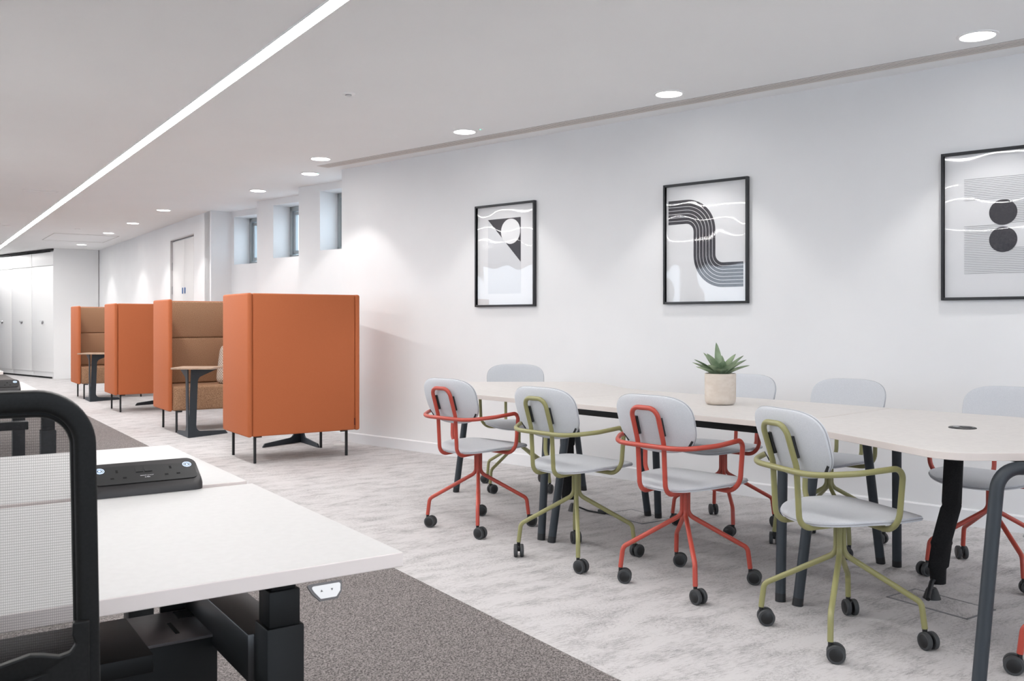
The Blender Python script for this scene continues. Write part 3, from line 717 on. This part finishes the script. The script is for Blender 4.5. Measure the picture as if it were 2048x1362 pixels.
uframe((1.425, 2.785), (2.30, 2.83), (0, .04), tabs[2])
for c in (3.37, 4.12):
    rails(tp(2.1, c), tp(3.33, c), tabs[1])
rails(tp(3.52, 3.38), (-.12, 6.05, 0), tabs[0]); rails(tp(3.52, 4.1), (.38, 6.05, 0), tabs[0])
rails(tp(1.9, 3.7), (1.75, 2.95, 0), tabs[2]); rails(tp(1.9, 4.1), (2.1, 2.95, 0), tabs[2])
# power disc in the near end
t = thing('power_grommet', 'black round power socket disc let into the near end of the table', 'socket', (1.734, 3.503, TZ))
m = MB(); m.lathe([(0, .004), (.047, .004), (.05, .002), (.05, 0)], 36); m.build('bezel', M['socket'], t)
m = MB(); m.lathe([(0, .0055), (.012, .0055), (.012, .004)], 20, Matrix.Translation((-.02, .008, 0))); m.build('charging_button', M['steel'], t)
m = MB(); m.box((.015, 0, .0045), (.035, .022, .002)); m.build('socket_face', M['socket_rim'], t)

# potted plant
t = thing('potted_agave', 'small green agave in a pale concrete pot on the table', 'plant', (1.030, 4.50, TZ), 0)
m = MB(); m.lathe([(0, 0), (.054, 0), (.066, .004), (.073, .013), (.0755, .03), (.0762, .153), (.0725, .154), (.0715, .14), (0, .138)], 48)
m.build('pot', M['pot'], t)
m = MB(); m.lathe([(0, .142), (.071, .142), (.071, .139)], 30); m.build('soil', M['soil'], t)
def leaf(az, el, L, wd, bend, z0=.142, off=.012):
    m = MB(); n = 14; vs = []; fs = []
    d = Vector((math.cos(az), math.sin(az), 0)); sd = Vector((-math.sin(az), math.cos(az), 0))
    p = d * off + Vector((0, 0, z0)); e = el
    for i in range(n + 1):
        s = i / n; wv = 1.35 * wd * (max(0, math.sin(PI * (0.25 + .75 * s) ** 1.15)) ** .8 if s < 1 else 0) + .0006
        e = el - bend * s; t_ = d * math.cos(e) + Vector((0, 0, math.sin(e))); nn = -d * math.sin(e) + Vector((0, 0, math.cos(e)))
        th = .0065 * (1 - s) ** .5 + .0008; fold = .35
        vs += [p + sd * wv / 2 + nn * wv * fold * .5, p + nn * 0, p - sd * wv / 2 + nn * wv * fold * .5, p - nn * th]
        p = p + t_ * (L / n)
    for i in range(n):
        for k in range(4): fs.append((i * 4 + k, i * 4 + (k + 1) % 4, (i + 1) * 4 + (k + 1) % 4, (i + 1) * 4 + k))
    fs.append((0, 1, 2, 3)); fs.append(tuple(n * 4 + k for k in range(4)))
    m.add(vs, fs); return m.build('leaf', M['leaf'], t)
for az, el, L, wd, bd in [(184, 34, .145, .034, .25), (168, 44, .14, .030, .35), (200, 26, .135, .03, .2), (150, 62, .135, .038, .2), (215, 60, .14, .040, .25), (118, 82, .165, .034, -.05),
                          (12, 38, .15, .034, .25), (-8, 30, .14, .032, .3), (30, 52, .14, .038, .1), (-28, 50, .145, .040, .2), (70, 66, .11, .03, .1), (-60, 45, .10, .042, .3), (-100, 38, .09, .044, .5), (-135, 40, .11, .04, .3),
                          (-85, 66, .09, .034, .2), (100, 50, .10, .03, .3), (45, 30, .13, .03, .1)]:
    leaf(R(az), R(el), L, wd, bd)

# cable sleeves and floor boxes
def sleeve(pts, wds, lab, domexy, tie):
    t = thing('cable_sleeve', lab, 'cable sleeve', (0, 0, 0), 0)
    m = MB(); n = len(pts); vs = []; fs = []; sg = 16
    P = fillet(pts, .12, 4); k = len(P)
    for i, p in enumerate(P):
        f = i / (k - 1) * (len(wds) - 1); j = min(int(f), len(wds) - 2); w = wds[j] + (wds[j + 1] - wds[j]) * (f - j)
        for q in range(sg):
            a = 2 * PI * q / sg; wob = 1 + .06 * math.sin(5 * a + i * .9)
            vs.append(Vector(p) + Vector((math.cos(a) * w / 2 * wob, 0, 0)) + Vector((0, 1, 0)) * math.sin(a) * .018 * wob)
    for i in range(k - 1):
        for q in range(sg): fs.append((i * sg + q, i * sg + (q + 1) % sg, (i + 1) * sg + (q + 1) % sg, (i + 1) * sg + q))
    fs.append(tuple(range(sg))); fs.append(tuple((k - 1) * sg + q for q in range(sg)))
    m.add(vs, fs); m.build('sleeve', M['black_sleeve'], t)
    m = MB(); m.lathe([(0, .046), (.018, .046), (.024, .036), (.033, .008), (.036, 0)], 24, Matrix.Translation((domexy[0], domexy[1], 0))); m.build('floor_dome', M['cap'], t)
    if tie:
        m = MB(); m.tube(fillet(tie, .03, 5), [.012] * 0 or .010, 10); m.build('cable_bundle', M['cap'], t)
M['black_sleeve'] = speckle('black_sleeve', (.006, .006, .007), (.012, .012, .013), 200, .85, .2)
sleeve([(1.818, 3.73, .714), (1.797, 3.72, .40), (1.765, 3.74, .24), (1.765, 3.77, .13), (1.775, 3.79, .058)], [.078, .08, .088, .082, .062], 'black fabric cable sleeve hanging under the near table end', (1.742, 3.775),
       [(1.77, 3.79, .08), (1.74, 3.77, .075), (1.715, 3.74, .04), (1.695, 3.71, .018)])
sleeve([(.335, 5.52, .714), (.335, 5.52, .40), (.345, 5.53, .07)], [.09, .085, .08], 'black fabric cable sleeve hanging behind the green framed chair', (.375, 5.53), None)
t = thing('extension_lead', 'black cable with inline plug lying on the carpet under the table', 'cable', (0, 0, 0))
m = MB(); m.tube(fillet([(.40, 5.50, .03), (.46, 5.50, .006), (.50, 5.47, .0055), (.555, 5.42, .0055)], .03, 5), .005, 8); m.build('cord', M['cap'], t)
m = MB(); m.box((.555, 5.445, .012), (.085, .028, .022), math.atan2(-.045, .06), bev=.004); m.build('plug', M['cap'], t)
def floorbox(lab, a0, a1, b0, b1):
    c = A * ((a0 + a1) / 2) + B * ((b0 + b1) / 2); t = thing('floor_box', lab, 'floor box', c, R(34), 'flush floor boxes')
    wx, wy = b1 - b0, a1 - a0; m = MB()
    for s in (-1, 1): m.box((s * wx / 2, 0, .0015), (.008, wy + .008, .003)); m.box((0, s * wy / 2, .0015), (wx + .008, .008, .003))
    m.build('rim', M['line_ink'], t, smooth=False)
    m = MB(); m.box((0, 0, .001), (wx - .008, wy - .008, .002)); m.build('lid', M['carpet'], t, smooth=False)
floorbox('flush carpeted floor box beneath the near end of the table', 1.93, 2.27, 3.42, 3.62)
floorbox('flush carpeted floor box beside the cable plug under the table', 3.87, 4.20, 3.50, 3.715)
disc = MB(); disc.lathe([(0, .006), (.05, .006), (.07, .004), (.074, 0)], 30, Matrix.Translation((0, 0, 0)))
o = disc.build('floor_grommet', M['seam']); o.location = (-1.60, 8.50, 0); tag(o, 'round metal floor grommet by the skirting right of the nearest booth', 'grommet')

# ================================================================== desks
def desk(org, lab, mirror=False, dz=.81, leg=(-.139, .23), beam=None, length=1.4):
    """org = front right corner (B right, A away); mirror: the desk across the gap"""
    t = thing('standing_desk', lab, 'desk', (org[0], org[1], 0), R(34), 'white sit-stand desks')
    m = MB(); m.prism([(-length, 0), (0, 0), (0, dz), (-length, dz)], .725, .75); m.mi = [1] * len(m.f); m.mi[1] = 0
    m.build('desk_top', [M['desk_top'], M['desk_edge_lightened']], t, smooth=False, bevel=.0018)
    ly = dz - leg[1] if mirror else leg[1]
    for x in (leg[0], -length - leg[0]):
        m = MB(); m.box((x, ly, .305), (.071, .071, .575), bev=.004); l = m.build('leg', M['black'], t)
        m = MB(); m.box((x, ly, .62), (.059, .059, .075), bev=.003); m.build('telescopic_tube', M['black'], l)
        m = MB(); m.box((x, ly, .69), (.046, .046, .07), bev=.002); m.build('telescopic_tube', M['black'], l)
        m = MB(); m.box((x, ly, .01), (.075, .62, .02), bev=.005); m.build('foot', M['black'], t)
    m = MB(); m.box((-length / 2, ly, .705), (length + 2 * leg[0], .05, .035), bev=.002); m.build('top_rail', M['black'], t)
    if beam:
        for x in (leg[0], -length - leg[0]):
            m = MB(); m.box((x - math.copysign(.004, x + length / 2), (beam[0] + beam[1]) / 2, .52), (.085, beam[1] - beam[0], .09), bev=.003); m.build('cross_beam', M['black_satin'], t)
    return t
c1 = Vector((-.1886, 1.579, 0)); GAPY = .853
d1 = desk(c1, 'white sit-stand desk nearest the camera, with control paddle under its edge', beam=(.27, 1.42))
d2 = desk(c1 + A * GAPY, 'white desk just beyond the nearest one, under the socket bar', mirror=True, dz=.80)
c2 = Vector((-2.31, 4.64, 0))
desk(c2, 'white desk behind the black mesh chair back, front of the second bank', leg=(-.04, .09))
dd = desk(c2 + A * GAPY, 'white desk across the gap in the second bank', mirror=True, dz=.82, leg=(-.04, .2))
m = MB(); m.box((-.66, .41, .505), (1.3, .10, .05), bev=.003); m.build('under_tray', M['black'], dd)
c3 = Vector((-4.07, 7.28, 0))
desk(c3, 'white desk corner at the left edge, farthest bank', beam=(.27, 1.42)); desk(c3 + A * GAPY, 'white desk beyond the left edge across the farthest bank', mirror=True)
# height paddle under the near desk
px = -.145
m = MB(); mt = Matrix.Translation((px, -.002, .7215)) @ Matrix.Rotation(R(68), 4, 'X')
outer = roundpoly([(-.032, 0), (.030, 0), (.027, -.018), (.018, -.029), (-.012, -.029), (-.024, -.016)], .003, 3)
m.prism(outer, -.004, .0, mt); pdl = m.build('control_paddle', M['paddle_rim'], d1)
m = MB(); m.prism(roundpoly([(-.0255, -.004), (.0265, -.004), (.024, -.017), (.016, -.0255), (-.011, -.0255), (-.020, -.014)], .003, 3), 0, .001, mt); m.build('button_face', M['paddle'], pdl)
for x, s in ((-.008, 1), (.010, -1)):
    m = MB(); m.prism([(x - .002, -.013 - s * .0015), (x + .002, -.013 - s * .0015), (x, -.013 + s * .002)], .001, .0015, mt); m.build('arrow', M['arrow'], pdl)
# cable tray between the near legs
tr = thing('cable_tray', 'black steel cable tray with a slotted lid hanging under the nearest desk', 'cable tray', (c1[0], c1[1], 0), R(34))
m = MB(); m.box((-.635, .60, .405), (.92, .20, .18), bev=.002); m.build('trough', M['black'], tr)
m = MB(); m.box((-.645, .60, .4985), (.92, .204, .006), bev=.001); m.build('lid', M['tray_lid'] if 'tray_lid' in M else mat('tray_lid', (.16, .15, .155), .35, .3), tr)
m = MB(); m.box((-.245, .58, .5022), (.008, .075, .0015)); m.build('slot', M['hole'], tr)
m = MB(); m.box((-.195, .665, .5022), (.05, .05, .0015)); m.build('cutout', M['hole'], tr)
m = MB(); m.box((-.545, .545, .495), (.45, .26, .035), bev=.003); m.build('shelf', M['black'], tr)
m = MB(); m.box((-.18, .72, .53), (.12, .012, .09), bev=.002); m.build('bracket', M['black'], tr)

# socket bars
def ringmesh(r0, r1, cx, cy, z, h=.0008, a0=0, a1=2 * PI):
    m = MB(); n = 28; vs = []; fs = []
    for i in range(n + 1):
        a = a0 + (a1 - a0) * i / n
        for r in (r0, r1): vs.append(Vector((cx + r * math.cos(a), cy + r * math.sin(a), z)))
    for i in range(n): fs.append((2 * i, 2 * i + 1, 2 * i + 3, 2 * i + 2))
    m.add(vs, fs); return m
def socket_bar(loc, lab):
    t = thing('socket_bar', lab, 'socket', loc, R(34), 'black desk socket bars')
    L, D, hf, hb = .252, .090, .019, .066
    o_ = roundpoly([(-L / 2, -D / 2), (L / 2, -D / 2), (L / 2, D / 2), (-L / 2, D / 2)], .022, 6)
    sl = (hb - hf) / D; zt = lambda y: hf + (y + D / 2) * sl
    m = MB(); n = len(o_); lv = [(1.0, 0, 0), (1.0, -.014, 1), (.985, -.007, 1), (.955, -.001, 1)]
    vs = []
    for sc, dz, top in lv:
        for x, y in o_:
            xx, yy = x - math.copysign((1 - sc) * .09, x), y - math.copysign((1 - sc) * .09, y)
            vs.append(Vector((xx, yy, (zt(y) + dz) if top else 0)))
    fs = [(j * n + i, j * n + (i + 1) % n, (j + 1) * n + (i + 1) % n, (j + 1) * n + i) for j in range(3) for i in range(n)]
    fs.append(tuple(range(n))[::-1]); fs.append(tuple(3 * n + i for i in range(n))); m.add(vs, fs)
    m.build('housing', M['socket_rim'], t)
    ang = math.atan(sl); mt = Matrix.Translation((0, 0, (hf + hb) / 2)) @ Matrix.Rotation(ang, 4, 'X')
    fp = roundpoly([(-L / 2 + .011, -D / 2 + .011), (L / 2 - .011, -D / 2 + .011), (L / 2 - .011, D / 2 - .011), (-L / 2 + .011, D / 2 - .011)], .014, 5)
    m = MB(); m.prism(fp, -.003, .0008, mt); face = m.build('face_plate', M['socket'], t)
    for cx in (-.060, .060):
        m = MB()
        for dx, dy, sx, sy in ((0, .014, .005, .010), (-.0135, -.012, .008, .005), (.0135, -.012, .008, .005)):
            m.prism([(cx + dx - sx / 2, dy - sy / 2), (cx + dx + sx / 2, dy - sy / 2), (cx + dx + sx / 2, dy + sy / 2), (cx + dx - sx / 2, dy + sy / 2)], .0006, .0012, mt)
        m.build('socket_holes', M['hole'], face)
    for cx in (-.011, .009):
        m = MB(); m.prism([(cx - .008, .005), (cx + .008, .005), (cx + .008, .021), (cx - .008, .021)], .0006, .0022, mt); m.build('switch', M['socket'], face)
    for cx in (-.096, .100):
        m = MB()
        for r0, r1, a0, a1 in ((.0088, .0103, 0, 2 * PI), (.0056, .0068, 0, 2 * PI), (.0010, .0030, 0, 2 * PI)):
            q = ringmesh(r0, r1, cx, .020, .0012, a0=a0, a1=a1); m.add([mt @ Vector(v) for v in q.v], q.f)
        m.build('power_ring', M['ring'], face)
    # printed symbols: small script-like mark, line with end dots and the three-way plug symbol
    m = MB()
    def bar(x0, y0, x1, y1, w):
        d = Vector((x1 - x0, y1 - y0, 0)); nn = Vector((-d.y, d.x, 0)).normalized() * w / 2; a = Vector((x0, y0, 0)); b = Vector((x1, y1, 0))
        m.add([mt @ (q + Vector((0, 0, .0013))) for q in (a - nn, b - nn, b + nn, a + nn)], [(0, 1, 2, 3)])
    for k in range(5): bar(-.012 + k * .0022, -.010 + (k % 2) * .001, -.0105 + k * .0022, -.0088 - (k % 2) * .0006, .0011)
    bar(-.012, -.0105, -.001, -.0098, .0007); bar(.003, -.0085, .016, -.0085, .0004); bar(.003, -.0105, .016, -.0105, .0004); bar(.0155, -.0108, .0175, -.0080, .0007)
    bar(-.0005, -.0095, .0015, -.0095, .002)
    bar(-.002, -.0165, .007, -.0165, .0009); bar(.001, -.0165, .004, -.0145, .0007); bar(.0025, -.0165, .005, -.0182, .0007); bar(-.003, -.0165, -.0015, -.0165, .0022); bar(.0063, -.0165, .0085, -.0165, .002); bar(.0035, -.0145, .005, -.0145, .0016)
    m.build('printed_symbols', M['print_white'], face, smooth=False)
    return t
p1 = at(c1, -.245, .845, .7505)
socket_bar((p1.x, p1.y, .7505), 'black two-socket power bar with glowing ring symbols on the nearest desks')
p2 = c2 + B * (-.13) + A * .80
socket_bar((-2.93, 5.16, .7505), 'black two-socket power bar on the second desk bank at the left edge')

# ================================================================== office chair (nearest, cut by the left edge)
oc = thing('office_chair', 'black office chair with mesh back, nearest the camera at the left edge', 'chair', (-.705, .985, 0), R(28))
FW, ZB, ZTp = .47, .50, 1.068
rec = R(5)
def obk(x, z, y=0):   # back plane: reclines about the seat, top towards the camera
    return Vector((x, -(z - .75) * math.tan(rec) + y + .035 * (x / .235) ** 2 * 0.0, z))
loop = []
cnr = roundpoly([(-FW / 2 - .006, ZB), (FW / 2 + .006, ZB), (FW / 2 - .006, ZTp), (-FW / 2 + .006, ZTp)], [.07, .07, .062, .062], 12)
m = MB(); nseg = len(cnr); sec = roundpoly([(-.012, -.016), (.012, -.016), (.012, .016), (-.012, .016)], [.007, .003, .003, .009], 4)
cx0, cz0 = 0, (ZB + ZTp) / 2
vs = []; fs = []; ks = len(sec)
for i in range(nseg):
    p = Vector((cnr[i][0], cnr[i][1], 0)); a = Vector((*cnr[i - 1], 0)); b = Vector((*cnr[(i + 1) % nseg], 0)); tg_ = (b - a).normalized(); out_ = Vector((tg_.y, -tg_.x, 0))
    for sx, sy in sec:
        q = p - out_ * (.012 - sx); crown = .006 * (1 - (q.x / .24) ** 2) if q.y > 1.0 else 0
        vs.append(obk(q.x, q.y + crown, sy))
for i in range(nseg):
    j = (i + 1) % nseg
    for k in range(ks): fs.append((i * ks + k, i * ks + (k + 1) % ks, j * ks + (k + 1) % ks, j * ks + k))
m.add(vs, fs); m.build('back_frame', M['black_plastic'], oc)
m = MB(); inn = []
for i in range(nseg):
    p = Vector((cnr[i][0], cnr[i][1], 0)); a = Vector((*cnr[i - 1], 0)); b = Vector((*cnr[(i + 1) % nseg], 0)); tg_ = (b - a).normalized(); out_ = Vector((tg_.y, -tg_.x, 0))
    q = p - out_ * .020; inn.append(obk(q.x, q.y, .006))
m.add(inn + [v + Vector((0, .0008, 0)) for v in inn][:0], [tuple(range(nseg))]); m.build('mesh_panel', M['mesh'], oc, smooth=False)
# inner lip that clamps the mesh
m = MB(); ring = []
for i in range(nseg):
    p = Vector((cnr[i][0], cnr[i][1], 0)); a = Vector((*cnr[i - 1], 0)); b = Vector((*cnr[(i + 1) % nseg], 0)); tg_ = (b - a).normalized(); out_ = Vector((tg_.y, -tg_.x, 0))
    q = p - out_ * .0235; ring.append(obk(q.x, q.y, -.002))
m.tube(ring, .0042, 8, closed=True); m.build('mesh_lip', M['black_plastic'], oc)
# lumbar shell low on the back
out = [(.224, .50), (.224, .800), (.206, .800), (.205, .785), (.209, .774), (.203, .765), (.192, .763), (.176, .768), (.162, .771), (.13, .764), (.06, .752), (0, .748)]
out = out + [(-x, z) for x, z in out[::-1][1:]]
m = MB(); n = len(out); vs = []
for yy in (-.022, -.010):
    for x, z in out: vs.append(obk(x, z, yy - .018 * (1 - (x / .23) ** 2)))
m.add(vs, [tuple(range(n)), tuple(range(n, 2 * n))[::-1]] + [(i, (i + 1) % n, n + (i + 1) % n, n + i) for i in range(n)]); ls = m.build('lumbar_shell', M['black_plastic'], oc, smooth=False, bevel=.002)
for zz in (.735, .705):
    m = MB(); m.tube([obk(x, zz - .00 + .035 * (x / .2) - .02, -.024 - .018 * (1 - (x / .23) ** 2)) for x in (0, .05, .10, .15, .18)], [.003, .003, .003, .003, .001], 6); m.build('rib', M['black_plastic'], ls)
m = MB(); pad(m, .48, .46, .07, lambda x, y: .46, n=3.2, puff=.6); m.v = [(x, y + .27, z) for x, y, z in m.v]; m.build('seat', M['black_plastic'], oc)
m = MB(); m.box((0, .06, .47), (.07, .20, .02), bev=.005); m.box((0, -.02, .52), (.07, .02, .12), bev=.005); m.build('back_bracket', M['black'], oc)
m = MB(); m.tube([(0, .25, .09), (0, .25, .44)], .026, 16); m.build('gas_column', M['black'], oc)
for k in range(5):
    a = R(72 * k + 20); d = Vector((math.cos(a), math.sin(a), 0)); b0 = Vector((0, .25, 0))
    m = MB(); m.tube([b0 + d * .02 + Vector((0, 0, .11)), b0 + d * .30 + Vector((0, 0, .075))], [.024, .015], 10); m.build('leg', M['black'], oc)
    m = MB(); mt = Matrix.Translation(b0 + d * .30 + Vector((0, 0, .029))) @ Matrix.Rotation(a, 4, 'Z') @ Matrix.Rotation(R(90), 4, 'X'); m.lathe([(0, -.022), (.027, -.022), (.029, -.018), (.029, .018), (.027, .022), (0, .022)], 20, mt)
    m.tube([b0 + d * .30 + Vector((0, 0, .03)), b0 + d * .30 + Vector((0, 0, .075))], .007, 8); m.build('caster', M['hub'], oc)
